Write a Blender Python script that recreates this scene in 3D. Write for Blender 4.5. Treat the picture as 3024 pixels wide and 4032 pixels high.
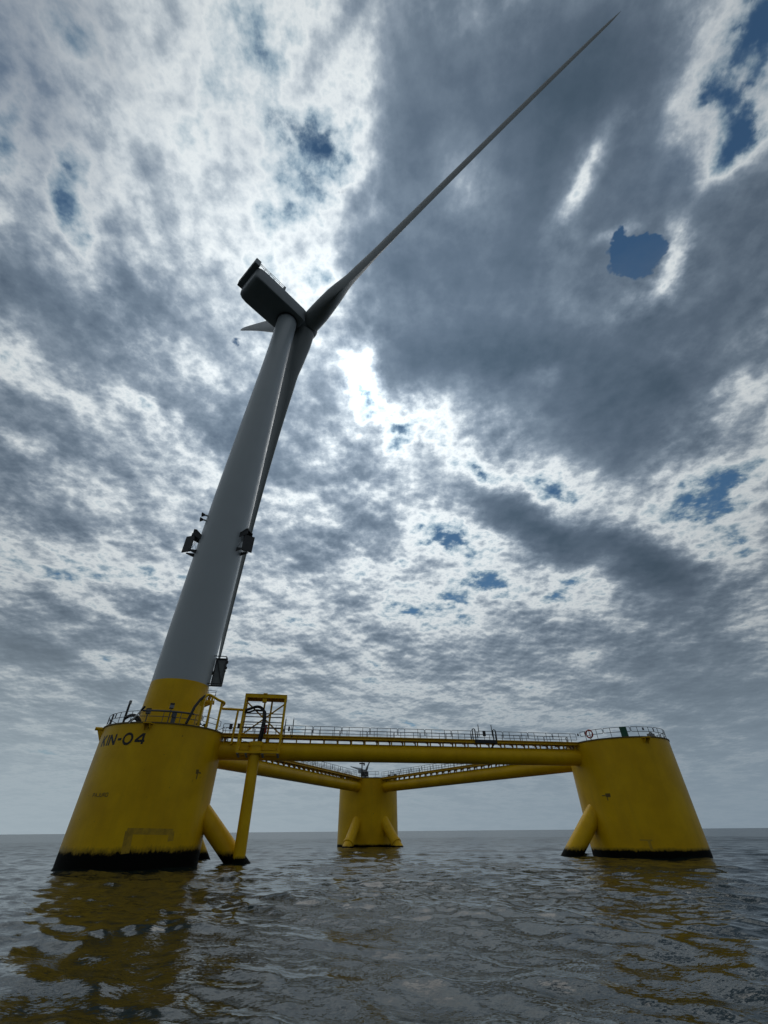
import bpy, bmesh, math, random
import numpy as np
from mathutils import Vector, Matrix
for _o in list(bpy.data.objects): bpy.data.objects.remove(_o)
SC = bpy.context.scene; COL = SC.collection
R = math.radians
random.seed(7); RNG = np.random.default_rng(11)

# ------------------------------------------------------------------ camera
CAMZ, FPX, PITCH, ROLL = 2.306, 1621.28, R(37.781), R(-0.4952)
_F = Vector((0, math.cos(PITCH), math.sin(PITCH))); _U = Vector((0, -math.sin(PITCH), math.cos(PITCH))); _X = Vector((1, 0, 0))
CR = math.cos(ROLL)*_X + math.sin(ROLL)*_U; CU = -math.sin(ROLL)*_X + math.cos(ROLL)*_U; CF = _F
cd = bpy.data.cameras.new('camera'); cam = bpy.data.objects.new('camera', cd); COL.objects.link(cam)
cd.sensor_fit = 'VERTICAL'; cd.sensor_height = 36.0; cd.sensor_width = 27.0; cd.lens = FPX/4032*36
cd.clip_start = 0.05; cd.clip_end = 80000
cam.matrix_world = Matrix(((CR.x, CU.x, -CF.x, 0), (CR.y, CU.y, -CF.y, 0), (CR.z, CU.z, -CF.z, CAMZ), (0, 0, 0, 1)))
SC.camera = cam
SC.view_settings.view_transform = 'Standard'; SC.view_settings.look = 'None'
SC.cycles.max_bounces = 5; SC.cycles.diffuse_bounces = 2; SC.cycles.glossy_bounces = 3
SC.view_settings.exposure = 0.0; SC.view_settings.gamma = 1.0

def sdir(x, y):                     # a compass direction of the sky, named by where the camera sees it
    d = CR*((x*3024/1659-1512)/FPX) + CU*((2016-y*4032/2212)/FPX) + CF
    return d.normalized()

# ------------------------------------------------------------------ node helper
class NT:
    def __init__(s, tree): s.t = tree; s.n = tree.nodes; s.l = tree.links
    def new(s, typ, **kw):
        n = s.n.new(typ)
        for k, v in kw.items(): setattr(n, k, v)
        return n
    def put(s, sock, v):
        if isinstance(v, bpy.types.NodeSocket): s.l.new(v, sock)
        elif v is not None: sock.default_value = v
    def math(s, op, a, b=None, c=None, clamp=False):
        n = s.new('ShaderNodeMath', operation=op, use_clamp=clamp)
        s.put(n.inputs[0], a); s.put(n.inputs[1], b); s.put(n.inputs[2], c); return n.outputs[0]
    def vec(s, op, a, b=None, c=None):
        n = s.new('ShaderNodeVectorMath', operation=op)
        s.put(n.inputs[0], a)
        if b is not None:
            if op == 'SCALE': s.put(n.inputs[3], b)
            else: s.put(n.inputs[1], b)
        if c is not None: s.put(n.inputs[2], c)
        return n.outputs['Value'] if op in ('DOT_PRODUCT', 'LENGTH') else n.outputs['Vector']
    def noise(s, vec, scale, detail=4, rough=.5, dist=0, lac=2.0, col=False):
        n = s.new('ShaderNodeTexNoise'); s.put(n.inputs['Vector'], vec)
        n.inputs['Scale'].default_value = scale; n.inputs['Detail'].default_value = detail
        n.inputs['Roughness'].default_value = rough; n.inputs['Distortion'].default_value = dist; n.inputs['Lacunarity'].default_value = lac
        return n.outputs['Color' if col else 'Fac']
    def ramp(s, fac, stops, interp='LINEAR'):
        n = s.new('ShaderNodeValToRGB'); r = n.color_ramp; r.interpolation = interp
        while len(r.elements) < len(stops): r.elements.new(0.5)
        for e, (p, c) in zip(r.elements, stops):
            e.position = p; e.color = (c[0], c[1], c[2], 1) if hasattr(c, '__len__') else (c, c, c, 1)
        s.put(n.inputs[0], fac); return n.outputs[0]
    def mapr(s, v, a, b, c=0, d=1, smooth=False):
        n = s.new('ShaderNodeMapRange'); n.interpolation_type = 'SMOOTHSTEP' if smooth else 'LINEAR'
        s.put(n.inputs[0], v)
        for i, q in enumerate((a, b, c, d)): n.inputs[i+1].default_value = q
        return n.outputs[0]
    def mix(s, f, a, b, blend='MIX'):
        n = s.new('ShaderNodeMix', data_type='RGBA', blend_type=blend)
        s.put(n.inputs[0], f); s.put(n.inputs[6], a); s.put(n.inputs[7], b); return n.outputs[2]
def c4(*c): return (c[0], c[1], c[2], 1.0)

# ------------------------------------------------------------------ sky: broken cloud deck with the sun behind it
SUN_EL, SUN_AZ = R(55.5), R(-5.1)           # azimuth from +Y towards +X
SUND = Vector((math.sin(SUN_AZ)*math.cos(SUN_EL), math.cos(SUN_AZ)*math.cos(SUN_EL), math.sin(SUN_EL)))
W = bpy.data.worlds.new('World'); SC.world = W; W.use_nodes = True
def build_sky():
    t = NT(W.node_tree); t.n.clear()
    out = t.new('ShaderNodeOutputWorld')
    D = t.new('ShaderNodeTexCoord').outputs['Generated']
    sep = t.new('ShaderNodeSeparateXYZ'); t.put(sep.inputs[0], D)
    z = t.math('MAXIMUM', sep.outputs[2], 0.0)
    inv = t.math('DIVIDE', 1.0, t.math('ADD', z, 0.16))
    comb = t.new('ShaderNodeCombineXYZ')
    t.put(comb.inputs[0], t.math('MULTIPLY', sep.outputs[0], inv)); t.put(comb.inputs[1], t.math('MULTIPLY', sep.outputs[1], inv))
    p = comb.outputs[0]                                      # cloud layer overhead, seen in perspective
    # ragged edges: warp the direction before the large shapes are laid out
    w = t.noise(p, 3.0, 6, .62, col=True)
    Dw = t.vec('ADD', D, t.vec('SCALE', t.vec('SUBTRACT', w, (.5, .5, .5)), .17))
    wf = t.vec('SUBTRACT', t.noise(p, 11, 4, .6, col=True), (.5, .5, .5))
    Dh = t.vec('ADD', t.vec('ADD', D, t.vec('SCALE', t.vec('SUBTRACT', w, (.5, .5, .5)), .10)), t.vec('SCALE', wf, .15))
    def field(table, DD):
        acc = None
        for (x, y, sx, sy, ang, amp) in table:
            d = sdir(x, y); ca, sa = math.cos(R(ang)), math.sin(R(ang))
            def tang(vx, vy):
                q = sdir(x+vx, y+vy); v = q - d*q.dot(d); return v
            v1 = tang(sx*ca, sx*sa); v2 = tang(-sy*sa, sy*ca)
            e1 = v1/(v1.length**2); e2 = v2/(v2.length**2)
            a = t.vec('DOT_PRODUCT', DD, tuple(e1)); b = t.vec('DOT_PRODUCT', DD, tuple(e2))
            r2 = t.math('MULTIPLY_ADD', b, b, t.math('MULTIPLY', a, a))
            g = t.math('EXPONENT', t.math('MULTIPLY', r2, -.5))
            acc = t.math('MULTIPLY_ADD', g, amp, acc if acc is not None else 0.0)
        return acc
    acc = field(CLOUDS, Dw)
    hole = field(HOLES, Dh)
    # detail: rows of cloud at about 45 degrees, then puffs, then wisps
    mp = t.new('ShaderNodeMapping', vector_type='TEXTURE'); mp.inputs['Rotation'].default_value = (0, 0, R(45)); mp.inputs['Scale'].default_value = (1.8, 1, 1)
    t.put(mp.inputs['Vector'], p)
    n1 = t.noise(mp.outputs[0], 3.4, 4, .55, 0)
    n2 = t.noise(p, 4.3, 9, .61, 0)
    shift = tuple(Vector((SUND.x, SUND.y, 0))/(SUND.z+.16))
    q = t.vec('ADD', p, t.vec('SCALE', t.vec('NORMALIZE', t.vec('SUBTRACT', shift, p)), .022))
    n2b = t.noise(q, 4.3, 6, .61, 0)
    n3 = t.noise(p, 23, 5, .60, 0)
    # rounded puffs: a cell pattern on a ragged grid
    pv = t.vec('ADD', p, t.vec('SCALE', t.vec('SUBTRACT', w, (.5, .5, .5)), .13))
    vo = t.new('ShaderNodeTexVoronoi', feature='F1'); vo.normalize = True; t.put(vo.inputs['Vector'], t.vec('MULTIPLY', pv, (1, 1, 0)))
    vo.inputs['Scale'].default_value = 7.5; vo.inputs['Detail'].default_value = 3; vo.inputs['Roughness'].default_value = .55; vo.inputs['Lacunarity'].default_value = 2.3
    puff = t.math('SUBTRACT', .36, vo.outputs['Distance'])
    det = t.math('MULTIPLY_ADD', t.math('SUBTRACT', n1, .5), DET[0], t.math('MULTIPLY_ADD', t.math('SUBTRACT', n2, .5), DET[1], t.math('MULTIPLY_ADD', t.math('MULTIPLY', t.math('SUBTRACT', n3, .5), t.mapr(z, .2, .65, .15, 1)), DET[2], t.math('MULTIPLY', puff, DET[3]))))
    # thick cloud is smooth, thin cloud is broken
    damp = t.math('MULTIPLY', t.mapr(acc, .05, .7, 1.0, .40, True), t.math('SUBTRACT', 1.0, field([(330, 230, 330, 230, 20, .28)], D)))
    T = t.math('ADD', t.math('ADD', acc, BASE), t.math('MULTIPLY', det, damp))
    relief = t.math('MULTIPLY', t.math('SUBTRACT', n2, n2b), t.math('MULTIPLY', damp, RELIEF))
    el = t.math('ARCSINE', t.math('MINIMUM', z, 1.0))
    cloud = t.ramp(t.math('DIVIDE', t.math('ADD', T, relief), 1.6), RAMP)
    hole = t.math('ADD', hole, t.math('MULTIPLY', t.math('ADD', t.math('SUBTRACT', n2, .5), t.math('MULTIPLY', puff, .5)), -1.5))
    hole = t.math('ADD', hole, t.math('MULTIPLY', t.math('SUBTRACT', n3, .5), -.9))
    alpha = t.math('MULTIPLY', t.mapr(T, -.04, .16, 0, 1, True), t.math('ADD', t.mapr(hole, .40, .60, 1, 0, True), t.math('MULTIPLY', t.mapr(n2, .48, .75, 0, .35), t.mapr(hole, .40, .60, 0, 1, True)), clamp=True))
    alpha = t.math('MULTIPLY', alpha, t.math('SUBTRACT', 1.0, field([(40, 120, 140, 200, 20, .58), (200, 30, 90, 60, 20, .35), (1630, 120, 90, 170, 10, .35), (620, 330, 130, 90, 20, .12)], Dw), clamp=True))
    # light through the cloud grows towards the sun
    cs = t.vec('DOT_PRODUCT', D, tuple(SUND)); an = t.math('ARCCOSINE', t.math('MINIMUM', cs, .99999))
    gl = t.math('EXPONENT', t.math('MULTIPLY', t.math('MULTIPLY', an, an), -1/(2*R(26)**2)))
    g2 = t.math('ADD', t.math('MULTIPLY', t.math('EXPONENT', t.math('MULTIPLY', an, -1/R(2.6))), 1.0), t.math('MULTIPLY', t.math('EXPONENT', t.math('MULTIPLY', an, -1/R(9))), .6))
    wide = t.mapr(an, R(10), R(85), 1.08, .44, True)
    lit = t.math('MULTIPLY', t.math('MULTIPLY_ADD', gl, .36, .86), wide)
    lit = t.math('MULTIPLY_ADD', g2, t.mapr(T, .15, .75, 1, .06), lit)
    cl = t.vec('SCALE', cloud, lit)
    # pale air towards the horizon
    hz = t.math('EXPONENT', t.math('MULTIPLY', t.math('MULTIPLY', el, el), -1/R(13)**2))
    az = t.math('ARCTAN2', sep.outputs[0], sep.outputs[1])
    hcol = t.mix(t.mapr(az, -.7, .8, 0, 1, True), c4(.335, .405, .45), c4(.215, .275, .33))
    hb = t.mapr(cs, -.6, .5, .55, 1.0, True)
    hcol = t.vec('SCALE', hcol, hb)
    hzf = t.math('MULTIPLY', hz, .95)
    cl = t.mix(hzf, cl, hcol)
    alpha = t.math('MAXIMUM', alpha, t.math('MULTIPLY', hz, 1.0), clamp=True)
    sky = t.new('ShaderNodeTexSky', sky_type='NISHITA', sun_disc=False)
    sky.sun_elevation = SUN_EL; sky.sun_rotation = SUN_AZ; sky.air_density = 1.0; sky.dust_density = .1; sky.ozone_density = 1.0
    bg1 = t.new('ShaderNodeBackground'); t.put(bg1.inputs[0], t.vec('MULTIPLY', sky.outputs[0], (.62, .90, .98))); bg1.inputs[1].default_value = .05
    bg2 = t.new('ShaderNodeBackground'); t.put(bg2.inputs[0], cl); bg2.inputs[1].default_value = 1.0
    mx = t.new('ShaderNodeMixShader'); t.put(mx.inputs[0], alpha); t.l.new(bg1.outputs[0], mx.inputs[1]); t.l.new(bg2.outputs[0], mx.inputs[2])
    t.l.new(mx.outputs[0], out.inputs[0])
BASE = .40
RELIEF = 1.3
DET = (1.15, 1.35, .46, 1.05)
# thickness -> brightness (the ramp runs over 0 .. 1.6)
RAMP = [(.0, (.17, .26, .36)), (.06, (.30, .40, .48)), (.13, (.54, .62, .67)), (.19, (.74, .79, .81)), (.24, (.62, .68, .72)), (.31, (.41, .475, .535)), (.40, (.245, .305, .375)), (.50, (.160, .212, .275)), (.63, (.108, .150, .205)), (.80, (.070, .106, .150)), (1.0, (.048, .079, .114))]
CLOUDS = [  # x, y, sigma x, sigma y, turn, thickness
    (900, 90, 110, 110, 0, .34), (1060, 230, 170, 130, 0, .42), (1090, 580, 130, 130, 0, .62), (870, 330, 60, 120, 0, .28),
    (860, 560, 110, 100, 0, .40), (1000, 780, 200, 55, 5, .52), (1300, 870, 150, 90, 10, .50), (1280, 980, 110, 50, 25, .34), (1480, 780, 150, 110, 0, .30),
    (1290, 350, 150, 120, -35, .34), (1500, 420, 120, 100, 0, .36), (1260, 130, 130, 110, 0, .40), (1200, 700, 110, 100, 0, .22), (1560, 640, 90, 120, 0, .34), (1420, 330, 90, 80, 0, .2), (1500, 560, 60, 60, 0, .2),
    (1250, 1175, 170, 36, 22, .62), (1090, 1110, 90, 30, 32, .36), (1420, 1250, 100, 50, 25, .48), (1500, 1430, 200, 80, 5, .36),
    (330, 860, 200, 32, 28, .28), (110, 650, 120, 45, 30, .34), (200, 1120, 170, 40, 25, .28), (420, 730, 90, 30, 35, .24), (60, 520, 70, 60, 20, .18), (60, 880, 120, 50, 25, .24), (130, 760, 120, 30, 30, .14), (520, 900, 120, 40, 30, .16),
    (140, 1390, 160, 40, 5, .34), (820, 1150, 60, 30, 20, .34), (640, 1030, 80, 60, 30, .24), (1000, 1390, 260, 30, 3, .22), (300, 1500, 260, 40, 0, .2), (600, 1190, 80, 30, 15, .2),
    (690, 860, 60, 60, 30, .26), (930, 1010, 60, 40, 40, .26), (1010, 930, 50, 36, 40, .16), (900, 760, 40, 60, 0, .15), (1500, 1560, 220, 50, 0, .15),
    (80, 170, 110, 130, 20, .10), (250, 250, 220, 260, 0, .07), (450, 620, 130, 60, 35, .16), (180, 960, 160, 30, 28, .16), (480, 1130, 120, 30, 25, .2), (300, 640, 140, 30, 35, .16), (740, 480, 30, 50, 10, .18),
    # thin, broken, with blue between the puffs
    (575, 275, 34, 80, 20, -.22), (690, 325, 74, 34, 20, -.20), (468, 95, 40, 66, 10, -.26), (50, 70, 110, 110, 30, -.30), (150, 40, 60, 40, 30, -.15), (60, 260, 60, 50, 30, -.2), (175, 430, 26, 80, 20, -.26), (640, 420, 50, 50, 0, -.22), (350, 560, 30, 40, 20, -.22), (330, 890, 80, 18, 35, -.3),
    (960, 1155, 70, 30, 20, -.12), (1470, 1100, 90, 60, 20, -.10), (1600, 1150, 60, 50, 10, -.11), (1540, 1040, 70, 34, 20, -.08), (60, 740, 40, 20, 10, -.2), (210, 1180, 40, 20, 20, -.2), (1600, 120, 80, 150, 10, -.34), (1525, 215, 40, 60, 20, -.44),
    # thin and bright
    (660, 240, 90, 190, 15, -.20), (320, 430, 170, 150, 30, -.10), (420, 250, 120, 110, 0, -.10), (775, 795, 34, 44, -10, -.36), (800, 840, 22, 30, 0, -.2), (560, 580, 90, 70, 0, -.14), (690, 560, 30, 60, 0, -.2), (520, 60, 120, 60, 0, -.06),
    (1010, 1010, 90, 20, 30, -.30), (1160, 1060, 110, 26, 15, -.30), (960, 1160, 80, 30, 15, -.30), (880, 1230, 140, 40, 10, -.16), (1480, 1090, 110, 80, 0, -.26),
    (1210, 1290, 110, 20, 10, -.24), (760, 1340, 160, 34, 5, -.12), (230, 860, 60, 60, 30, -.10), (850, 940, 18, 24, 0, -.26), (890, 880, 18, 20, 0, -.26),
    (1300, 330, 18, 60, 35, -.50), (1250, 430, 24, 60, 20, -.52), (1215, 540, 34, 70, 10, -.22), (1240, 650, 60, 40, 0, -.20), (1010, 420, 40, 60, 0, -.12), (860, 460, 50, 50, 0, -.14), (1470, 760, 60, 28, 0, -.34), (1590, 830, 60, 28, 0, -.26), (1160, 815, 26, 16, 0, -.36), (200, 1250, 170, 40, 10, -.1), (1600, 1350, 90, 40, 0, -.12), (1442, 545, 20, 44, -10, -.78), (1425, 625, 40, 40, 10, -.5), (1345, 490, 40, 10, -15, -.4), (1580, 310, 34, 50, 10, -.6),
]
HOLES = [   # clean gaps where the blue shows
    (1358, 530, 58, 32, 8, .85), (1388, 568, 34, 34, 0, .55), (1640, 60, 40, 110, 10, .40), (498, 735, 22, 38, 10, .5), (745, 410, 24, 22, 0, .3),
]
build_sky()
W.cycles.sampling_method = 'MANUAL'; W.cycles.sample_map_resolution = 1024

sl = bpy.data.lights.new('sun', 'SUN'); sl.energy = 0.5; sl.angle = R(46); sl.color = (1, .95, .88)
so = bpy.data.objects.new('sun', sl); COL.objects.link(so); so.rotation_euler = (-SUND).to_track_quat('-Z', 'Y').to_euler()

# ------------------------------------------------------------------ object helpers
def tag(o, label=None, cat=None, group=None, kind=None):
    if label: o['label'] = label
    if cat: o['category'] = cat
    if group: o['group'] = group
    if kind: o['kind'] = kind
    return o
def thing(name, loc, label, cat, group=None):
    o = bpy.data.objects.new(name, None); COL.objects.link(o); o.location = loc; o.empty_display_size = .5
    return tag(o, label, cat, group)
class MB:
    """collects faces in WORLD coordinates; build() links them as one mesh object whose origin is its parent's"""
    def __init__(s): s.v = []; s.f = []; s.sm = []
    def add(s, vs, fs, smooth=False):
        k = len(s.v); s.v += [tuple(v) for v in vs]; s.f += [tuple(i+k for i in f) for f in fs]; s.sm += [smooth]*len(fs); return s
    def box(s, c, ax, ay, az):              # centre and three half vectors
        c, ax, ay, az = Vector(c), Vector(ax), Vector(ay), Vector(az)
        vs = [c+ax*i+ay*j+az*k for k in (-1, 1) for j in (-1, 1) for i in (-1, 1)]
        fs = [(0, 2, 3, 1), (4, 5, 7, 6), (0, 1, 5, 4), (2, 6, 7, 3), (0, 4, 6, 2), (1, 3, 7, 5)]
        if ax.cross(ay).dot(az) < 0: fs = [f[::-1] for f in fs]
        return s.add(vs, fs)
    def beam(s, a, b, w, h, up=(0, 0, 1)):
        a, b = Vector(a), Vector(b); d = (b-a); u = Vector(up)
        if abs(d.normalized().dot(u)) > .98: u = Vector((1, 0, 0))
        sd = d.cross(u).normalized(); u2 = sd.cross(d).normalized()
        return s.box((a+b)/2, d/2, sd*w/2, u2*h/2)
    def tube(s, pts, r, n=10, caps=True, radii=None):
        pts = [Vector(p) for p in pts]; k = len(pts); vs = []; fs = []
        T = []
        for i in range(k):
            d = (pts[min(i+1, k-1)]-pts[max(i-1, 0)]).normalized(); T.append(d)
        u = T[0].orthogonal().normalized()
        for i in range(k):
            if i: 
                u = (u - T[i]*u.dot(T[i])); u = u.normalized() if u.length > 1e-6 else T[i].orthogonal().normalized()
            w = T[i].cross(u); rr = radii[i] if radii else r
            vs += [pts[i]+(u*math.cos(2*math.pi*j/n)+w*math.sin(2*math.pi*j/n))*rr for j in range(n)]
        for i in range(k-1):
            for j in range(n): fs.append((i*n+j, i*n+(j+1) % n, (i+1)*n+(j+1) % n, (i+1)*n+j))
        s.add(vs, fs, True)
        if caps: s.add(vs[:n], [tuple(range(n))[::-1]]); s.add(vs[-n:], [tuple(range(n))])
        return s
    def lathe(s, c, prof, n=96, axis=None, close=False):     # profile of (radius, height) about an axis through c
        c = Vector(c); A = Vector(axis or (0, 0, 1)).normalized(); u = A.orthogonal().normalized() if axis else Vector((1, 0, 0)); w = A.cross(u)
        vs = []; fs = []; k = len(prof)
        for (r, h) in prof: vs += [c+A*h+(u*math.cos(2*math.pi*j/n)+w*math.sin(2*math.pi*j/n))*r for j in range(n)]
        for i in range(k-1):
            for j in range(n): fs.append((i*n+j, i*n+(j+1) % n, (i+1)*n+(j+1) % n, (i+1)*n+j))
        return s.add(vs, fs, True)
    def poly(s, pts, th):                                    # flat outline given thickness along its normal
        pts = [Vector(p) for p in pts]; n = (pts[1]-pts[0]).cross(pts[2]-pts[0]).normalized()*th/2; k = len(pts)
        vs = [p-n for p in pts]+[p+n for p in pts]
        fs = [tuple(range(k))[::-1], tuple(range(k, 2*k))]+[(i, (i+1) % k, k+(i+1) % k, k+i) for i in range(k)]
        return s.add(vs, fs)
    def build(s, name, mat, parent=None, loc=None, sharp=None):
        org = Vector(loc) if loc is not None else (parent.matrix_world.translation.copy() if parent else Vector((0, 0, 0)))
        me = bpy.data.meshes.new(name); me.from_pydata([tuple(Vector(v)-org) for v in s.v], [], s.f); me.materials.append(mat)
        me.polygons.foreach_set('use_smooth', s.sm); me.update()
        if any(s.sm):
            try: me.set_sharp_from_angle(angle=R(sharp or 40))
            except Exception: pass
        o = bpy.data.objects.new(name, me); COL.objects.link(o)
        if parent:
            o.parent = parent; o.matrix_parent_inverse = Matrix.Identity(4)
            o.location = org - parent.matrix_world.translation
        else: o.location = org
        o.matrix_world = Matrix.Translation(org)
        return o

# ------------------------------------------------------------------ materials
def mat(name, base, rough=.5, metal=0.0, var=.12, vscale=3.0, bump=0.0, spec=.5, coat=0):
    m = bpy.data.materials.new(name); m.use_nodes = True; t = NT(m.node_tree); b = t.n['Principled BSDF']
    pos = t.new('ShaderNodeNewGeometry').outputs['Position']
    n = t.noise(pos, vscale, 5, .6)
    col = t.mix(t.mapr(n, .3, .7), c4(*[c*(1-var) for c in base]), c4(*[min(1, c*(1+var)) for c in base]))
    t.put(b.inputs['Base Color'], col)
    t.put(b.inputs['Roughness'], t.mapr(t.noise(pos, vscale*4, 4, .6), .3, .7, max(.02, rough-.08), min(1, rough+.08)))
    b.inputs['Metallic'].default_value = metal; b.inputs['Specular IOR Level'].default_value = spec
    if bump:
        bn = t.new('ShaderNodeBump'); bn.inputs['Strength'].default_value = bump; bn.inputs['Distance'].default_value = .02
        t.put(bn.inputs['Height'], t.noise(pos, vscale*9, 4, .6)); t.put(b.inputs['Normal'], bn.outputs[0])
    return m
YEL = (.78, .470, .0015)
def yellow(name, level=None, band=.35, rust=.15):
    """yellow marine paint: faded patches, drips, rust specks; below `level` metres above the sea black weed and slime"""
    m = bpy.data.materials.new(name); m.use_nodes = True; t = NT(m.node_tree); b = t.n['Principled BSDF']
    pos = t.new('ShaderNodeNewGeometry').outputs['Position']
    big = t.noise(pos, .35, 5, .6); fine = t.noise(pos, 7, 4, .65)
    st = t.new('ShaderNodeMapping'); st.inputs['Scale'].default_value = (1.6, 1.6, .09); t.put(st.inputs['Vector'], pos)
    streak = t.noise(st.outputs[0], 1.0, 5, .6)
    col = t.mix(t.mapr(big, .35, .65), c4(YEL[0]*.86, YEL[1]*.83, YEL[2]), c4(YEL[0]*1.05, YEL[1]*1.06, YEL[2]*1.3))
    col = t.mix(t.mapr(streak, .52, .74, 0, .20), col, c4(.36, .22, .012))
    col = t.mix(t.mapr(fine, .45, .75, 0, .10), col, c4(.40, .27, .015))
    sp = t.noise(pos, 1.7, 8, .72)
    col = t.mix(t.mapr(sp, .665, .71, 0, rust*5, True), col, c4(.12, .045, .012))
    ro = t.mapr(fine, .3, .7, .36, .5)
    if level is not None:
        sep = t.new('ShaderNodeSeparateXYZ'); t.put(sep.inputs[0], pos); z = sep.outputs[2]
        s2 = t.new('ShaderNodeMapping'); s2.inputs['Scale'].default_value = (1, 1, .6); t.put(s2.inputs['Vector'], pos)
        e = t.math('SUBTRACT', t.noise(s2.outputs[0], 1.3, 8, .7), .5); e2 = t.math('SUBTRACT', t.noise(s2.outputs[0], 6, 6, .7), .5)
        zz = t.math('ADD', z, t.math('MULTIPLY_ADD', e, band*2.0, t.math('MULTIPLY', e2, band*1.5)))
        # a greenish brown slime fringe, then black weed
        col = t.mix(t.mapr(zz, level+band*1.1, level+band*.2, 0, .62, True), col, c4(.10, .075, .012))
        k = t.mapr(zz, level+band*.35, level-band*.25, 0, 1, True)
        col = t.mix(k, col, t.mix(fine, c4(.0015, .002, .0015), c4(.007, .0075, .005)))
        ro = t.math('MULTIPLY_ADD', k, .25, ro)
        bn = t.new('ShaderNodeBump'); bn.inputs['Distance'].default_value = .06
        t.put(bn.inputs['Height'], t.noise(pos, 14, 5, .7)); t.put(bn.inputs['Strength'], t.math('MULTIPLY_ADD', k, .6, .02)); t.put(b.inputs['Normal'], bn.outputs[0])
    b.inputs['Specular IOR Level'].default_value = .22
    if level is not None: t.put(b.inputs['Specular IOR Level'], t.mapr(k, 0, 1, .22, .05))
    t.put(b.inputs['Base Color'], col); t.put(b.inputs['Roughness'], ro)
    return m
M = dict(
    yel=yellow('yellow_paint'), yelA=yellow('yellow_paint_weed_high', 1.05, .42), yelB=yellow('yellow_paint_weed_low', .32, .22), yelC=yellow('yellow_paint_weed_mid', .55, .26), yelD=yellow('yellow_paint_brace_weed', .62, .35), yelE=yellow('yellow_paint_brace_clean', .22, .15), yelP=yellow('yellow_paint_pipe_weed', .42, .2), rim=mat('weathered_deck_edge', (.13, .09, .02), .6, var=.3, vscale=2),
    tower=mat('grey_tower_paint', (.39, .43, .455), .36, var=.03, vscale=.25), nac=mat('grey_nacelle_shell', (.24, .265, .28), .45, var=.06, vscale=.5), nacd=mat('dark_cooler_grille', (.06, .065, .07), .6),
    blade=mat('grey_blade_gelcoat', (.27, .29, .295), .5, var=.04, vscale=.3), galv=mat('galvanised_steel', (.105, .11, .12), .5, .6, .2, 4), dark=mat('dark_steel', (.035, .037, .04), .55, .2, .2), black=mat('black_rubber', (.012, .012, .013), .5),
    under=mat('deck_grating_steel', (.06, .055, .045), .7, .2, .25, 6), blackp=mat('black_lettering_paint', (.008, .008, .009), .5), faded=mat('scuffed_brown_mark', (.16, .10, .012), .6, var=.35, vscale=9), patch=mat('stained_ochre_patch', (.45, .275, .008), .6, var=.3, vscale=2.5), red=mat('red_paint', (.45, .04, .025), .45), green=mat('green_board_paint', (.008, .09, .05), .5), white=mat('white_plastic', (.75, .76, .76), .4), panel=mat('grey_sheet_panel', (.17, .19, .195), .5), redblade=mat('red_tip_paint', (.30, .03, .025), .45),
    lamp=mat('amber_lantern_glass', (.35, .2, .02), .2), grey=mat('pale_grey_box', (.24, .245, .25), .5))

# ------------------------------------------------------------------ the place
A = Vector((-23.3767, 49.0018, 0)); B = Vector((-3.7114, 101.9752, 0)); C = Vector((28.9177, 59.0557, 0))
RC, HD = 5.85, 10.72                    # column radius, deck height
TZ, TR = 9.22, .87                      # top brace height, radius

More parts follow.
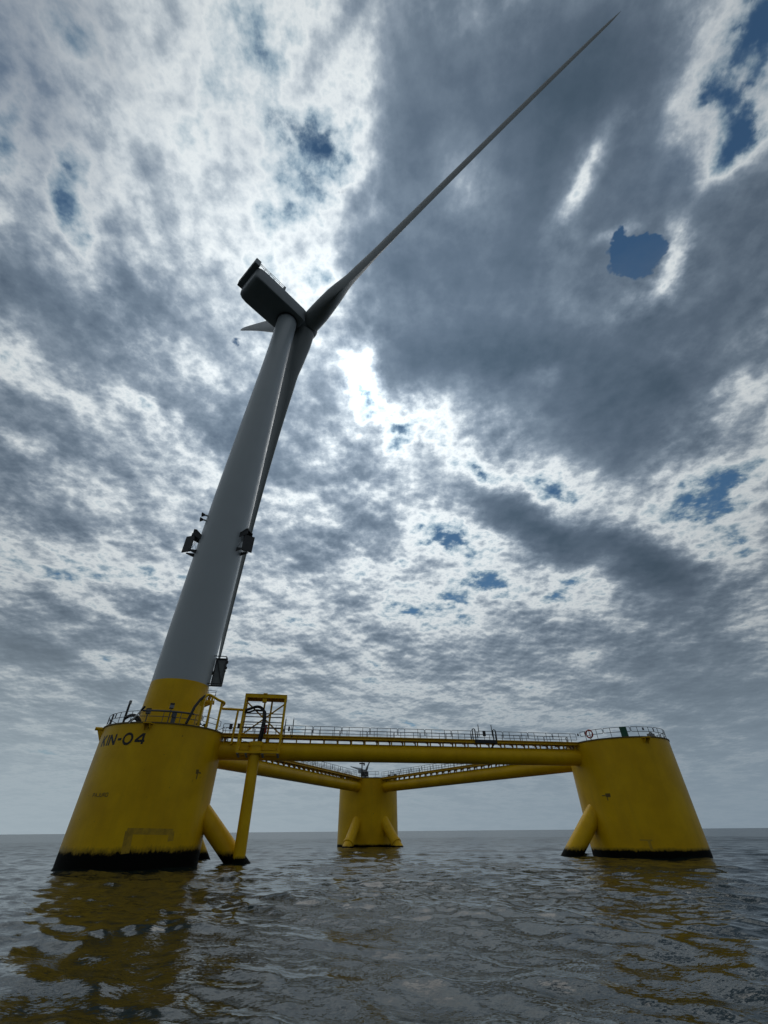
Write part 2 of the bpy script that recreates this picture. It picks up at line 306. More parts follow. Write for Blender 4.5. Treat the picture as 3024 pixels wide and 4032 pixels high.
# ---- sea
def build_water():
    nt, nr = 1500, 760
    th = np.concatenate([np.linspace(-70, 70, 1150, endpoint=False), np.linspace(70, 290, nt-1150, endpoint=False)])*np.pi/180
    r = np.concatenate([np.geomspace(.6, 18, 230, endpoint=False), np.geomspace(18, 220, 450, endpoint=False), np.geomspace(220, 40000, 80)])
    Rr, Th = np.meshgrid(r, th, indexing='ij')
    X = Rr*np.sin(Th); Y = Rr*np.cos(Th); Z = np.zeros_like(X)
    step = np.gradient(r)[:, None]*np.ones_like(X); step = np.maximum(step, Rr*.0021)
    rng = np.random.default_rng(5)
    DX = np.zeros_like(X); DY = np.zeros_like(X)
    for i in range(90):
        lam = .55*(22**(i/89))            # .55 .. 12 m
        main = math.radians(62) + rng.normal(0, .62)
        k = 2*math.pi/lam; kx, ky = k*math.cos(main), k*math.sin(main)
        amp = .0068*lam**.70*(.5+rng.random())
        fade = np.clip((lam/step-2.0)/2.5, 0, 1)
        ph = rng.random()*6.283
        a = kx*X+ky*Y+ph
        # groups: each train waxes and wanes
        env = .55+.45*np.sin(kx*.11*Y-ky*.13*X+ph*2.3)
        Z += amp*fade*env*np.cos(a)
        q = amp*fade*env*.8; DX -= q*math.cos(main)*np.sin(a); DY -= q*math.sin(main)*np.sin(a)
    X = X+DX; Y = Y+DY
    # turbulence of the water running past the columns
    V = np.stack([X.ravel(), Y.ravel(), Z.ravel()], 1)
    V = np.concatenate([V, [[0, 0, 0]]])
    i0 = np.arange(nr-1)[:, None]*nt; j = np.arange(nt)[None, :]; j1 = (j+1) % nt
    F = np.stack([i0+j, i0+nt+j, i0+nt+j1, i0+j1], -1).reshape(-1, 4)[:, ::-1]
    c = len(V)-1; tri = np.stack([np.full(nt, c), (np.arange(nt)+1) % nt, np.arange(nt)], 1)
    me = bpy.data.meshes.new('water')
    me.vertices.add(len(V)); me.vertices.foreach_set('co', V.astype(np.float32).ravel())
    nl = F.size+tri.size; me.loops.add(nl); me.loops.foreach_set('vertex_index', np.concatenate([F.ravel(), tri.ravel()]).astype(np.int32))
    npoly = len(F)+len(tri); me.polygons.add(npoly)
    ls = np.concatenate([np.arange(len(F))*4, F.size+np.arange(len(tri))*3]).astype(np.int32)
    me.polygons.foreach_set('loop_start', ls); me.polygons.foreach_set('use_smooth', np.ones(npoly, bool)); me.update(calc_edges=True); me.validate()
    o = bpy.data.objects.new('water', me); COL.objects.link(o)
    m = bpy.data.materials.new('sea_water'); m.use_nodes = True; t = NT(m.node_tree); b = t.n['Principled BSDF']
    pos = t.new('ShaderNodeNewGeometry').outputs['Position']
    b.inputs['Base Color'].default_value = c4(.0085, .0155, .0135); b.inputs['IOR'].default_value = 1.333; b.inputs['Roughness'].default_value = .07
    b.inputs['Specular IOR Level'].default_value = .5
    mp = t.new('ShaderNodeMapping'); mp.inputs['Rotation'].default_value = (0, 0, R(-28)); mp.inputs['Scale'].default_value = (.62, 1.25, 1); t.put(mp.inputs['Vector'], pos)
    half = (.5, .5, .5)
    def chop(vec, sc, det): return t.vec('SUBTRACT', t.noise(vec, sc, det, .6, .3, col=True), half)
    ruf = t.mapr(t.noise(pos, .09, 4, .6), .36, .62, .45, 1.15, True)             # calm lanes and ruffled patches
    far = t.mapr(t.vec('LENGTH', pos), 18, 160, 0, 1, True)              # ripples too small to see apart become gloss
    t.put(b.inputs['Roughness'], t.math('MULTIPLY_ADD', far, .15, .075))
    sl1 = t.vec('SCALE', chop(mp.outputs[0], 1.3, 2), .16)
    sl2 = t.vec('SCALE', chop(mp.outputs[0], 5.0, 3), .36)
    sl3 = t.vec('SCALE', chop(mp.outputs[0], 17.0, 3), .42)
    sl = t.vec('SCALE', t.vec('ADD', sl1, t.vec('ADD', sl2, sl3)), t.math('MULTIPLY', ruf, t.math('SUBTRACT', 1.0, t.math('MULTIPLY', far, .6))))
    sl = t.vec('MULTIPLY', sl, (1, 1, 0))
    nn = t.vec('NORMALIZE', t.vec('ADD', t.new('ShaderNodeNewGeometry').outputs['Normal'], sl))
    t.put(b.inputs['Normal'], nn)
    me.materials.append(m); tag(o, kind='structure', label='dark grey green open sea with small choppy ripples')
build_water()

# ---- the floating platform
plat = thing('floating_platform', ((A+B+C)/3).to_tuple(), 'yellow floating steel platform of three columns joined by braces and walkways', 'platform')
bpy.context.view_layer.update()

def rail_loop(mb, f, a0, a1, h0, h1, rr, nseg, r=.024):
    """one rounded-corner railing loop; f(s, h) gives the point s metres along and h above the deck"""
    pts = []; c = rr
    corners = [((a0, h0), (1, 0)), ]
    def arc(cx, cy, s, e): return [(cx+c*math.cos(s+(e-s)*k/4), cy+c*math.sin(s+(e-s)*k/4)) for k in range(5)]
    P = math.pi
    seq = arc(a1-c, h1-c, P/2, 0) + arc(a1-c, h0+c, 0, -P/2)
    bot = [(a1-c+(a0+2*c-a1)*k/nseg, h0) for k in range(1, nseg)]
    seq2 = arc(a0+c, h0+c, -P/2, -P) + arc(a0+c, h1-c, P, P/2)
    top = [(a0+c+(a1-2*c-a0)*k/nseg, h1) for k in range(1, nseg)]
    loop = seq+bot+seq2+top; loop.append(loop[0]); 
    mb.tube([f(*q) for q in loop], r, 6, caps=False)
def rail_panel(f, a0, a1, parent, nseg=6, posts=2, H=1.0, low=.52, r=.03):
    mb = MB(); rail_loop(mb, f, a0, a1, low, H, .10, nseg, r)
    for k in range(posts):
        s = a0+(a1-a0)*((k+.5)/posts if posts > 1 else .5)
        mb.tube([f(s, 0), f(s, H)], r, 6)
    return mb.build('handrail_panel', M['galv'], parent)

def column(Cc, mt, toward, name_rim=True):
    mb = MB()
    prof = [(RC, z) for z in (-6, -2, 0, 2, 4, 6, 8, HD-.11)]
    mb.lathe(Cc, prof, 160)
    col = mb.build('column', mt, plat, loc=Cc)
    bpy.context.view_layer.update()
    rim = MB().lathe(Cc, [(RC-.02, HD-.11), (RC+.08, HD-.11), (RC+.08, HD), (RC-.3, HD), (0, HD)], 160)
    rim.build('deck_rim', M['rim'], col, sharp=30)
    return col
colA = column(A, M['yelA'], 0); colB = column(B, M['yelB'], 0); colC = column(C, M['yelC'], 0)
tag(colA, 'column carrying the turbine tower, with lettering and a tall black weed band')

def ring_rail(Cc, col, segs, rad=5.72):
    for (a0, a1) in segs:
        L = R(a1-a0)*rad; n = max(1, round(L/3.0)); st = L/n
        f = lambda s, h, a0=a0: Vector((Cc.x+rad*math.cos(R(a0)+s/rad), Cc.y+rad*math.sin(R(a0)+s/rad), HD+h))
        for i in range(n): rail_panel(f, i*st+.05, (i+1)*st-.05, col, 8, 2)
def ang(U, V): d = V-U; return math.degrees(math.atan2(d.y, d.x))
def ring_segs(Cc, o1, o2, gap=14):
    a, b = sorted((ang(Cc, o1) % 360, ang(Cc, o2) % 360))
    if b-a > 180: a, b = b, a+360
    return [(a+gap, b-gap), (b+gap, a+360-gap)]
for Cc, col, o1, o2 in ((A, colA, B, C), (B, colB, A, C), (C, colC, A, B)): ring_rail(Cc, col, ring_segs(Cc, o1, o2))

# lettering on the turbine column, cut from sheet-thin strokes that follow the shell
def on_col(Cc, a, z, dr): return Vector((Cc.x+(RC+dr)*math.cos(R(a)), Cc.y+(RC+dr)*math.sin(R(a)), z))
def stroke(mb, Cc, pts, w, dr=.006):
    """pts in (degrees, z); a ribbon of width w metres laid on the shell"""
    k = 180/math.pi/RC
    out = []
    for (p, q) in zip(pts[:-1], pts[1:]):
        dx, dz = (q[0]-p[0])/k, q[1]-p[1]; L = math.hypot(dx, dz); n = max(1, int(L/.12)); nx, nz = -dz/L*w/2, dx/L*w/2
        vs = []; 
        for i in range(n+1):
            a, z = p[0]+(q[0]-p[0])*i/n, p[1]+(q[1]-p[1])*i/n
            vs += [on_col(Cc, a+nx*k, z+nz, dr), on_col(Cc, a-nx*k, z-nz, dr)]
        mb.add(vs, [(2*i, 2*i+2, 2*i+3, 2*i+1)[::-1] for i in range(n)]); dr += .0006
def letters():
    z0, z1 = 8.84, 9.74; w = .20
    def put(name, strokes, ww=w):
        mb = MB()
        for i, s in enumerate(strokes): stroke(mb, A, s, ww, .006+.004*i)
        return mb
    mb = MB(); i = 0
    G = [[(-129.6, z0), (-129.6, z1)], [(-129.2, z0+.36), (-124.2, z1)], [(-127.4, z0+.48), (-123.8, z0)],          # K
         [(-120.4, z0), (-120.4, z1)],                                                                             # I
         [(-117.4, z0), (-117.4, z1)], [(-117.2, z1-.04), (-110.8, z0+.04)], [(-110.6, z0), (-110.6, z1)],           # N
         [(-107.4, z0+.44), (-103.5, z0+.44)]]                                                                    # hyphen
    oc, rx, rz = -96.9, 4.1, .425
    O = [(oc+rx*math.cos(t), (z0+z1)/2+rz*math.sin(t)) for t in [k*2*math.pi/28 for k in range(29)]]
    G += [O, [(-83.0, z0), (-83.0, z1)], [(-83.6, z1-.05), (-89.4, z0+.27)], [(-89.9, z0+.26), (-81.2, z0+.26)]]
    for s in G: stroke(mb, A, s, w, .006+.0035*(i % 3)); i += 1
    o = mb.build('lettering', M['blackp'], colA); o['label'] = 'black lettering KIN-04'
    # small stencilled word lower down
    mb = MB(); zb, zt = 4.84, 5.10; ww = .055; a = -113.9; st = 2.75; G = []
    def L(s): return [[(a+u*2.0, zb+v*(zt-zb)) for (u, v) in q] for q in s]
    for ch in 'PAJURO':
        S = dict(P=[[(0, 0), (0, 1), (.9, 1), (.9, .5), (0, .5)]], A=[[(0, 0), (.5, 1), (1, 0)], [(.2, .35), (.8, .35)]], J=[[(.9, 1), (.9, .1), (.4, 0), (0, .2)]], U=[[(0, 1), (0, .1), (.5, 0), (.9, .1), (.9, 1)]], R=[[(0, 0), (0, 1), (.9, 1), (.9, .5), (0, .5)], [(.4, .5), (1, 0)]], O=[[(0, 0), (0, 1), (.95, 1), (.95, 0), (0, 0)]])[ch]
        G += L(S); a += st
    for i, s in enumerate(G): stroke(mb, A, s, ww, .006+.0025*(i % 3))
    mb.build('stencilled_word', M['faded'], colA)
    # worn repaint patch in the shape of an upturned U near the weed line
    mb = MB()
    stroke(mb, A, [(-73.5, 2.46), (-37.0, 2.38)], .42, .005); stroke(mb, A, [(-71.5, 2.5), (-70.0, 1.0)], .62, .008); stroke(mb, A, [(-38.0, 2.4), (-37.2, 1.75)], .5, .0085)
    mb.build('worn_patch', M['patch'], colA)
    mb = MB(); stroke(mb, A, [(-27.9, 6.93), (-24.6, 6.95)], .36, .005); stroke(mb, A, [(-24.6, 6.9), (-21.5, 6.86)], .12, .007); stroke(mb, A, [(-25.6, 6.8), (-25.6, 6.35)], .13, .008)
    mb.build('rust_mark', M['faded'], colA)
    mb = MB(); stroke(mb, C, [(-142.2, 5.28), (-136.8, 5.27)], .34, .005); stroke(mb, C, [(-146.5, 5.26), (-142.4, 5.26)], .10, .007); stroke(mb, C, [(-140.9, 5.1), (-140.9, 4.8)], .1, .008)
    mb.build('rust_mark', M['faded'], colC)
    mb = MB(); stroke(mb, C, [(-121, 1.42), (-110, 1.38)], .12, .005); stroke(mb, C, [(-113.2, 1.4), (-112.8, .6)], .26, .007)
    mb.build('rust_mark', M['patch'], colC)
    for Cc, col, a in ((A, colA, -82.2), (C, colC, -82.8)):            # plated lug under the deck rim
        mb = MB(); e = Vector((math.cos(R(a)), math.sin(R(a)), 0)); tg = Vector((-e.y, e.x, 0)); p = Cc+e*RC
        mb.poly([p+e*.0+tg*-.45+Vector((0, 0, HD-.2)), p+e*.62+tg*-.30+Vector((0, 0, HD-.17)), p+e*.62+tg*.30+Vector((0, 0, HD-.17)), p+tg*.45+Vector((0, 0, HD-.2))], .07)
        for s in (-.22, .22): mb.poly([p+tg*s+Vector((0, 0, HD-.24)), p+e*.5+tg*s+Vector((0, 0, HD-.24)), p+tg*s+Vector((0, 0, HD-.75))], .04)
        mb.build('fairlead_bracket', M['yel'], col)
letters()
# outrigger bracket at the left edge of the turbine column's deck
e = Vector((math.cos(R(-150)), math.sin(R(-150)), 0)); tg = Vector((-e.y, e.x, 0)); mb = MB()
mb.tube([A+e*(RC-.2)+Vector((0, 0, HD-.1)), A+e*(RC+.75)+Vector((0, 0, HD-.1))], .16, 12)
mb.poly([A+e*RC+Vector((0, 0, HD-.26)), A+e*(RC+.5)+Vector((0, 0, HD-.26)), A+e*RC+Vector((0, 0, HD-1.2))], .18)
mb.build('outrigger_bracket', M['yel'], colA)

# ---- braces and walkways
def frame(U, V):
    d = (V-U).normalized(); n = Vector((d.y, -d.x, 0)); return d, n
def span(U, V): return (V-U).length
for U, V in ((A, C), (A, B), (B, C)):
    d, n = frame(U, V); L = span(U, V); z = Vector((0, 0, TZ))
    mb = MB(); mb.tube([U+d*5.6+z, U+d*(L/3)+z, U+d*(2*L/3)+z, U+d*(L-5.6)+z], TR, 48)
    for s in (.33, .66): mb.tube([U+d*(L*s-.06)+z, U+d*(L*s+.06)+z], TR+.006, 48)
    mb.build('top_brace', M['yel'], plat)
for U, V, m in ((A, C, 'yelD'), (A, B, 'yelD'), (B, A, 'yelE'), (B, C, 'yelE'), (C, A, 'yelD'), (C, B, 'yelD')):
    d, n = frame(U, V); mb = MB()
    mb.tube([U+d*4.9+Vector((0, 0, 4.3)), U+d*9.45, U+d*14+Vector((0, 0, -4.3))], .86, 40)
    if m == 'yelE': mb.tube([U+d*8.7+Vector((0, 0, .71)), U+d*8.95+Vector((0, 0, .47))], .98, 40)
    mb.build('diagonal_brace', M[m], plat)

DZ = 10.66; WN, WF = .9, 1.3                       # walkway level, near and far overhang
def walkway(U, V, near, step=1.52, panels=True):
    d, n = frame(U, V); n = n*near; L = span(U, V); a0, a1 = 5.72, L-5.72
    up = Vector((0, 0, 1)); mb = MB()
    mb.box(U+d*(a0+a1)/2+n*(WN-WF)/2+up*(DZ-.03), d*(a1-a0)/2, n*((WN+WF)/2-.08), up*.03)
    wk = mb.build('walkway', M['under'], plat)
    bpy.context.view_layer.update()
    for s in (WN, -WF):
        mb = MB(); c = U+d*(a0+a1)/2+n*s
        hb = .15 if s > 0 else .05
        sg = 1 if s > 0 else -1
        mb.box(c+up*(DZ+.02-hb), d*(a1-a0)/2, n*.015, up*hb); mb.box(c+up*(DZ+.035-2*hb)+n*.085*sg, d*(a1-a0)/2, n*.069, up*.014); mb.box(c+up*(DZ+.01)+n*.105*sg, d*(a1-a0)/2, n*.089, up*.035)
        mb.build('side_beam', M['yel'], wk)
    k = int((a1-a0-.6)//step); off = (a1-a0-k*step)/2
    for i in range(k+1):
        p = U+d*(a0+off+i*step); mb = MB()
        mb.box(p+n*(WN-WF)/2+up*(DZ-.115), d*.05, n*((WN+WF)/2-.03), up*.05)
        for s in (.52, -.52):
            mb.beam(p+n*s+up*(TZ+.6), p+n*s+up*(DZ-.165), .13, .13, d)
        mb.poly([p+n*(-.58)+up*(DZ-.17), p+n*(-1.0)+up*(DZ-.17), p+n*(-.58)+up*(DZ-.5)], .04)
        mb.build('support_bracket', M['yel'], wk)
    n3 = int((a1-a0)//3.02); st = (a1-a0)/n3
    for s in (WN-.05, -WF+.05):
        f = lambda q, h, s=s: U+d*(a0+q)+n*s+up*(DZ+h)
        for i in range(n3):
            rail_panel(f, i*st+.05, (i+1)*st-.05, wk, 2, 2, H=.98, low=.30 if s > 0 else .34)
            mb = MB()
        mb = MB(); mb.tube([f(.1, .64), f(a1-a0-.1, .64)], .02, 6); mb.build('middle_rail', M['galv'], wk)
    return wk
wkAC = walkway(A, C, 1); wkAB = walkway(A, B, 1); wkBC = walkway(B, C, 1)

# ------------------------------------------------------------------ wind turbine
turb = thing('wind_turbine', (A.x, A.y, HD), 'large grey wind turbine with a yellow tower foot standing on the lettered column', 'wind turbine')
bpy.context.view_layer.update()
vd = A.normalized(); RT = Vector((vd.y, -vd.x, 0)); LEAN = .0105
def tc(z): return Vector((A.x, A.y, z)) + RT*LEAN*max(0, z-HD)
def tower_mesh(z0, z1, rs, n=96, flanges=()):
    mb = MB(); k = 12; prof = []
    vs = []; fs = []
    zs = [z0+(z1-z0)*i/k for i in range(k+1)]
    for z in zs:
        c = tc(z); r = np.interp(z, rs[0], rs[1]); vs += [c+Vector((math.cos(2*math.pi*j/n)*r, math.sin(2*math.pi*j/n)*r, 0)) for j in range(n)]
    for i in range(k):
        for j in range(n): fs.append((i*n+j, i*n+(j+1) % n, (i+1)*n+(j+1) % n, (i+1)*n+j))
    mb.add(vs, fs, True)
    for z in flanges:
        r = float(np.interp(z, rs[0], rs[1])); mb.lathe(tc(z), [(r, -.06), (r+.035, -.05), (r+.035, .05), (r, .06)], n)
    return mb
RS = ([0, 11, 15.6, 27, 45, 82, 100], [3.15, 3.14, 3.06, 3.10, 2.96, 2.24, 2.22])
tower_mesh(HD-.05, 15.52, RS, flanges=(12.35,)).build('tower_foot', M['yel'], turb)
tower_mesh(15.52, 98.2, RS, flanges=()).build('tower', M['tower'], turb)
# door frame and ladder pipe on the foot, seen to the right
# nacelle
YAW = .7268; TILT = .0904
na = Vector((math.sin(YAW), math.cos(YAW), 0)); nb = Vector((math.cos(YAW), -math.sin(YAW), 0)); up = Vector((0, 0, 1)); NC = tc(98)
def npt(a, b, z): return NC+na*a+nb*b+up*(z-98)
def nacelle():
    bm = bmesh.new()
    # cross-sections from rear to front: (a, half width, z bottom, z top, corner)
    secs = [(-11.15, 2.75, 98.7, 102.3, .6), (-10.95, 3.1, 98.15, 102.45, .6), (-10.3, 3.36, 97.85, 102.5, .5), (-9.2, 3.45, 97.68, 102.5, .4), (-4.5, 3.45, 97.65, 102.5, .3), (-4.2, 3.45, 97.65, 102.4, .3), (1.6, 3.42, 97.65, 102.25, .3), (2.4, 3.36, 97.7, 102.15, .3), (2.6, 3.2, 97.85, 101.95, .4), (2.66, 2.6, 98.3, 101.5, .6)]
    rings = []
    for (a, w, zb, zt, c) in secs:
        ring = []
        for (cb, cz, s) in ((w-c, zt-c, 0), (-(w-c), zt-c, 90), (-(w-c), zb+c, 180), (w-c, zb+c, 270)):
            for k in range(6):
                t = R(s+90*k/5); ring.append(bm.verts.new(npt(a, cb+c*math.cos(t), cz+c*math.sin(t))))
        rings.append(ring)
    n = len(rings[0])
    for r0, r1 in zip(rings[:-1], rings[1:]):
        for j in range(n): bm.faces.new((r0[j], r0[(j+1) % n], r1[(j+1) % n], r1[j]))
    bm.faces.new(rings[0][::-1]); bm.faces.new(rings[-1])
    bmesh.ops.recalc_face_normals(bm, faces=bm.faces)
    mb = MB(); bm.verts.index_update(); mb.add([v.co for v in bm.verts], [[v.index for v in f.verts] for f in bm.faces], True)
    bm.free()
    nac = mb.build('nacelle', M['nac'], turb, sharp=50)
    bpy.context.view_layer.update()
    mb = MB(); mb.lathe(tc(97.2), [(2.42, 0), (2.42, .7)], 64); mb.build('yaw_ring', M['dark'], nac)
    # cooler: a wide upright radiator standing over the tail
    mb = MB(); mb.box(npt(-11.6, 0, 102.95), na*.55, nb*3.5, up*1.05); mb.box(npt(-11.6, 0, 104.07), na*.62, nb*3.6, up*.06); mb.box(npt(-11.6, 0, 101.86), na*.62, nb*3.6, up*.05)
    for s in (-3.57, 3.57): mb.box(npt(-11.6, s, 102.95), na*.6, nb*.05, up*1.05)
    mb.build('cooler', M['nac'], nac)
    mb = MB(); 
    for i in range(5): mb.box(npt(-12.18, -2.8+i*1.4, 102.95), na*.02, nb*.58, up*.92)
    mb.build('cooler_grille', M['nacd'], nac)
    mb = MB()
    for s in (-3.0, -1, 1, 3.0): mb.beam(npt(-10.6, s, 102.1), npt(-11.4, s, 102.0), .14, .3)
    mb.build('cooler_strut', M['dark'], nac)
    # roof rail on the near side and far side
    for s in (3.3, -3.3):
        mb = MB(); a0, a1 = -10.9, -4.3; z0 = 102.4
        for h in (1.45, .75): mb.tube([npt(a0, s, z0+h), npt(a1, s, z0+h)], .045, 6)
        for i in range(6): a = a0+(a1-a0)*i/5; mb.tube([npt(a, s, z0), npt(a, s, z0+1.45)], .045, 6)
        if s > 0:
            for i in range(3): a = a0+(a1-a0)*i/5; mb.tube([npt(a, s, z0+1.4), npt(a+1.3, s, z0+.1)], .03, 6)
        mb.build('roof_rail', M['dark'], nac)
    mb = MB(); mb.box(npt(-4.15, 2.9, 103.1), na*.22, nb*.5, up*.75); mb.tube([npt(-3.8, 2.9, 103.0), npt(-3.8, 2.9, 104.6)], .04, 6); mb.build('roof_hatch', M['nac'], nac)
nacelle()
RA = Vector((math.sin(YAW)*math.cos(TILT), math.cos(YAW)*math.cos(TILT), math.sin(TILT)))
HUB = Vector((-18.605, 53.40, 101.447)) - RA*.75
E1 = RA.cross(Vector((0, 0, 1))).normalized(); E2 = E1.cross(RA)
mb = MB(); mb.lathe(HUB, [(0, -2.9), (2.05, -2.9), (2.35, -2.3), (2.5, -1.2), (2.55, 0), (2.4, 1.1), (1.95, 2.1), (1.2, 2.75), (.4, 3.0), (0, 3.02)], 64, axis=RA)
mb.build('hub', M['nac'], turb)
mb = MB(); mb.lathe(HUB, [(2.2, -3.4), (2.2, -2.85)], 48, axis=RA); mb.build('rotor_neck', M['dark'], turb)
def foil(n=16):
    """closed section, chord from x=0 (leading edge) to 1, y thickness for t=1"""
    xs = [(1-math.cos(math.pi*i/n))/2 for i in range(n+1)]
    yt = lambda x: 5*(.2969*math.sqrt(x)-.126*x-.3516*x*x+.2843*x**3-.1036*x**4)
    return [(x, yt(x)*1.15) for x in xs[::-1]]+[(x, -yt(x)*.75) for x in xs[1:-1]]
FO = foil()
def blade_geom(centre, e1, e2, axis, az, L, cone, mb, nn=44, root=2.3):
    E = e1*math.cos(az)+e2*math.sin(az); T = -e1*math.sin(az)+e2*math.cos(az)
    n = len(FO); vs = []; fs = []
    rs = [.0]+[i/nn for i in range(1, nn+1)]
    for i, s in enumerate(rs):
        rad = 1.6+(L-1.6)*s; q = rad/L
        ch = float(np.interp(q, [0, .05, .10, .17, .24, .35, .5, .65, .8, .92, .97, .99, 1], [4.9, 4.85, 4.8, 5.3, 5.4, 4.7, 3.7, 2.9, 2.2, 1.6, 1.15, .75, .12]))
        tk = float(np.interp(q, [0, .06, .12, .2, .3, .5, .7, 1], [1, 1, .78, .46, .33, .25, .2, .17]))
        be = R(float(np.interp(q, [0, .1, .2, .35, .55, .8, 1], [24, 22, 15, 8, 3.5, .5, -1]))+2)
        ci = float(np.interp(q, [0, .06, .17], [1, 1, 0]))
        c = centre+E*rad+axis*cone*(.45*q+.55*q*q)
        cd_ = T*math.cos(be)+axis*math.sin(be); nd = -T*math.sin(be)+axis*math.cos(be)
        for k, (x, y) in enumerate(FO):
            px, py = (.32-x)*ch, -y*ch*tk
            tt = 2*math.pi*k/n; 
            # circle with matching start at the trailing edge
            cx, cy = -ch/2*math.cos(tt), -ch/2*math.sin(tt)
            px, py = px*(1-ci)+cx*ci, py*(1-ci)+cy*ci
            vs.append(c+cd_*px+nd*py)
    m = len(rs)
    for i in range(m-1):
        for k in range(n): fs.append((i*n+k, i*n+(k+1) % n, (i+1)*n+(k+1) % n, (i+1)*n+k))
    mb.add(vs, fs, True); mb.add(vs[-n:], [tuple(range(n))])
    return E, T
for k in range(3):
    mb = MB(); blade_geom(HUB, E1, E2, RA, .1689+k*2*math.pi/3, 79.7, 5.0, mb); o = mb.build('blade', M['blade'], turb, sharp=60)

# ------------------------------------------------------------------ things on the tower
def radial(az_deg):
    e = Vector((math.cos(R(az_deg)), math.sin(R(az_deg)), 0)); return e, Vector((-e.y, e.x, 0))
AZT = math.degrees(math.atan2(-A.y, -A.x))           # azimuth of the tower side facing the viewer
def tw(az, z, out, tan=0):
    e, t = radial(az); c = tc(z); r = float(np.interp(z, RS[0], RS[1])); return c+e*(r+out)+t*tan
def marker_board(az, z, label, W_=1.5, H_=2.4, out=.95, flip=1):
    """dark board held off the tower by a hooded top bracket, a lower bracket and thin crossed rods"""
    th = thing('marker_board', tw(az, z, .0).to_tuple(), label, 'board', 'dark boards bracketed to the tower'); bpy.context.view_layer.update()
    e, t = radial(az); t = t*flip; p = lambda o, s, h: tw(az, z, o)+t*s+up*h
    nn = e*math.cos(R(42))+t*math.sin(R(42)); tt = t*math.cos(R(42))-e*math.sin(R(42))   # the board is turned away from the shell
    mb = MB(); mb.box(p(out+.12, .05, H_/2-.1), nn*.06, tt*W_*.5, up*(H_/2+.12)); mb.build('panel', M['dark'], th)
    mb = MB()
    for s in (-W_/2+.08, W_/2-.08): mb.poly([p(-.12, s, H_+.35), p(out-.3, s, H_+1.0), p(out+.05, s, H_+.95), p(out+.05, s, H_), p(-.12, s, H_-.35)], .05)
    mb.box(p(out*.5-.05, 0, H_+.62), e*(out*.5)+up*.25, t*W_/2, up*.03)
    mb.build('hood', M['dark'], th)
    mb = MB()
    for s in (-W_/2+.1, W_/2-.1): mb.poly([p(-.15, s, .25), p(out, s, .02), p(out, s, -.12), p(.35, s, -.28), p(-.15, s, -.38)], .06)
    mb.build('lower_bracket', M['dark'], th)
    mb = MB()
    for s in (-W_/2+.05, W_/2-.05):
        mb.tube([p(.02, s, .1), p(out-.1, s, H_-.05)], .022, 6); mb.tube([p(out-.1, s, .1), p(.02, s, H_-.05)], .022, 6)
    mb.build('cross_rod', M['galv'], th)
    return th
marker_board(AZT-82, 32.3, 'black board on a braced bracket at the left edge of the tower', 1.3, 2.3, 1.0)
marker_board(AZT+52, 33.2, 'black board on a bracket at the right edge of the tower, overlapping the hanging blade', 1.45, 2.3, 1.05, -1)
for i, (z, dz) in enumerate(((37.9, 0), (38.6, 0))):
    az = AZT-(84 if i == 0 else 80); e, t = radial(az)
    th = thing('fog_horn', tw(az, z, 0).to_tuple(), ('lower' if i == 0 else 'upper')+' of two small fog horns sticking out of the left side of the tower', 'horn', 'fog horns on the tower'); bpy.context.view_layer.update()
    mb = MB(); a = tw(az, z, -.05); mb.tube([a, a+e*.42], .13, 12); mb.build('body', M['white'], th)
    mb = MB(); mb.lathe(a+e*.42, [(.12, 0), (.20, .12), (.34, .42), (.31, .43), (.1, .1)], 24, axis=e-up*.25); mb.build('horn', M['dark'], th)
# big framed panel low on the right side, seen from behind
def framed_panel():
    az = AZT+76; z = 15.75
    th = thing('framed_panel', tw(az, z, 0).to_tuple(), 'grey sheet panel in a dark open frame beside the paint line of the tower', 'panel'); bpy.context.view_layer.update()
    e, t = radial(az); o0, o1, H_ = .12, 1.35, 3.1
    p = lambda o, s, h: tw(az, z, o)+t*s+up*h
    mb = MB(); mb.box(p((o0+o1)/2, .30, H_/2), e*(o1-o0)/2, t*.02, up*H_/2); mb.build('panel', M['panel'], th)
    mb = MB()
    for o in (o0, o1): mb.beam(p(o, .22, 0), p(o, .22, H_), .10, .10, e)
    for h in (0, H_): mb.beam(p(o0-.25, .22, h), p(o1, .22, h), .16, .12)
    for h in (0, H_): mb.beam(p(o1, .22, h), p(o1, -.75, h), .08, .08)
    mb.beam(p(o1, -.75, 0), p(o1, -.75, H_), .07, .07, e)
    mb.beam(p(o0+.1, .16, H_-.1), p(o1-.1, .16, .1), .10, .07, t)
    for h in (0, H_): mb.beam(p(o0-.2, -.75, h), p(o1, -.75, h), .08, .08)
    mb.build('frame', M['dark'], th)
    mb = MB()
    for h in (H_*.62, H_*.83):
        c = p(o1+.12, -.3, h); mb.box(c, e*.12, t*.16, up*.12); mb.tube([p(o1, -.3, h-.1), c], .03, 6)
    mb.tube([p(o1+.05, -.3, H_*.62), p(o1+.16, -.2, H_*.5), p(o1+.02, -.4, H_*.36)], .025, 6)
    mb.build('lamp', M['dark'], th)
    mb = MB(); mb.tube([p(-.05, .1, H_*.45), p(.12, .1, H_*.45)], .22, 12); mb.build('clamp', M['dark'], th)
framed_panel()
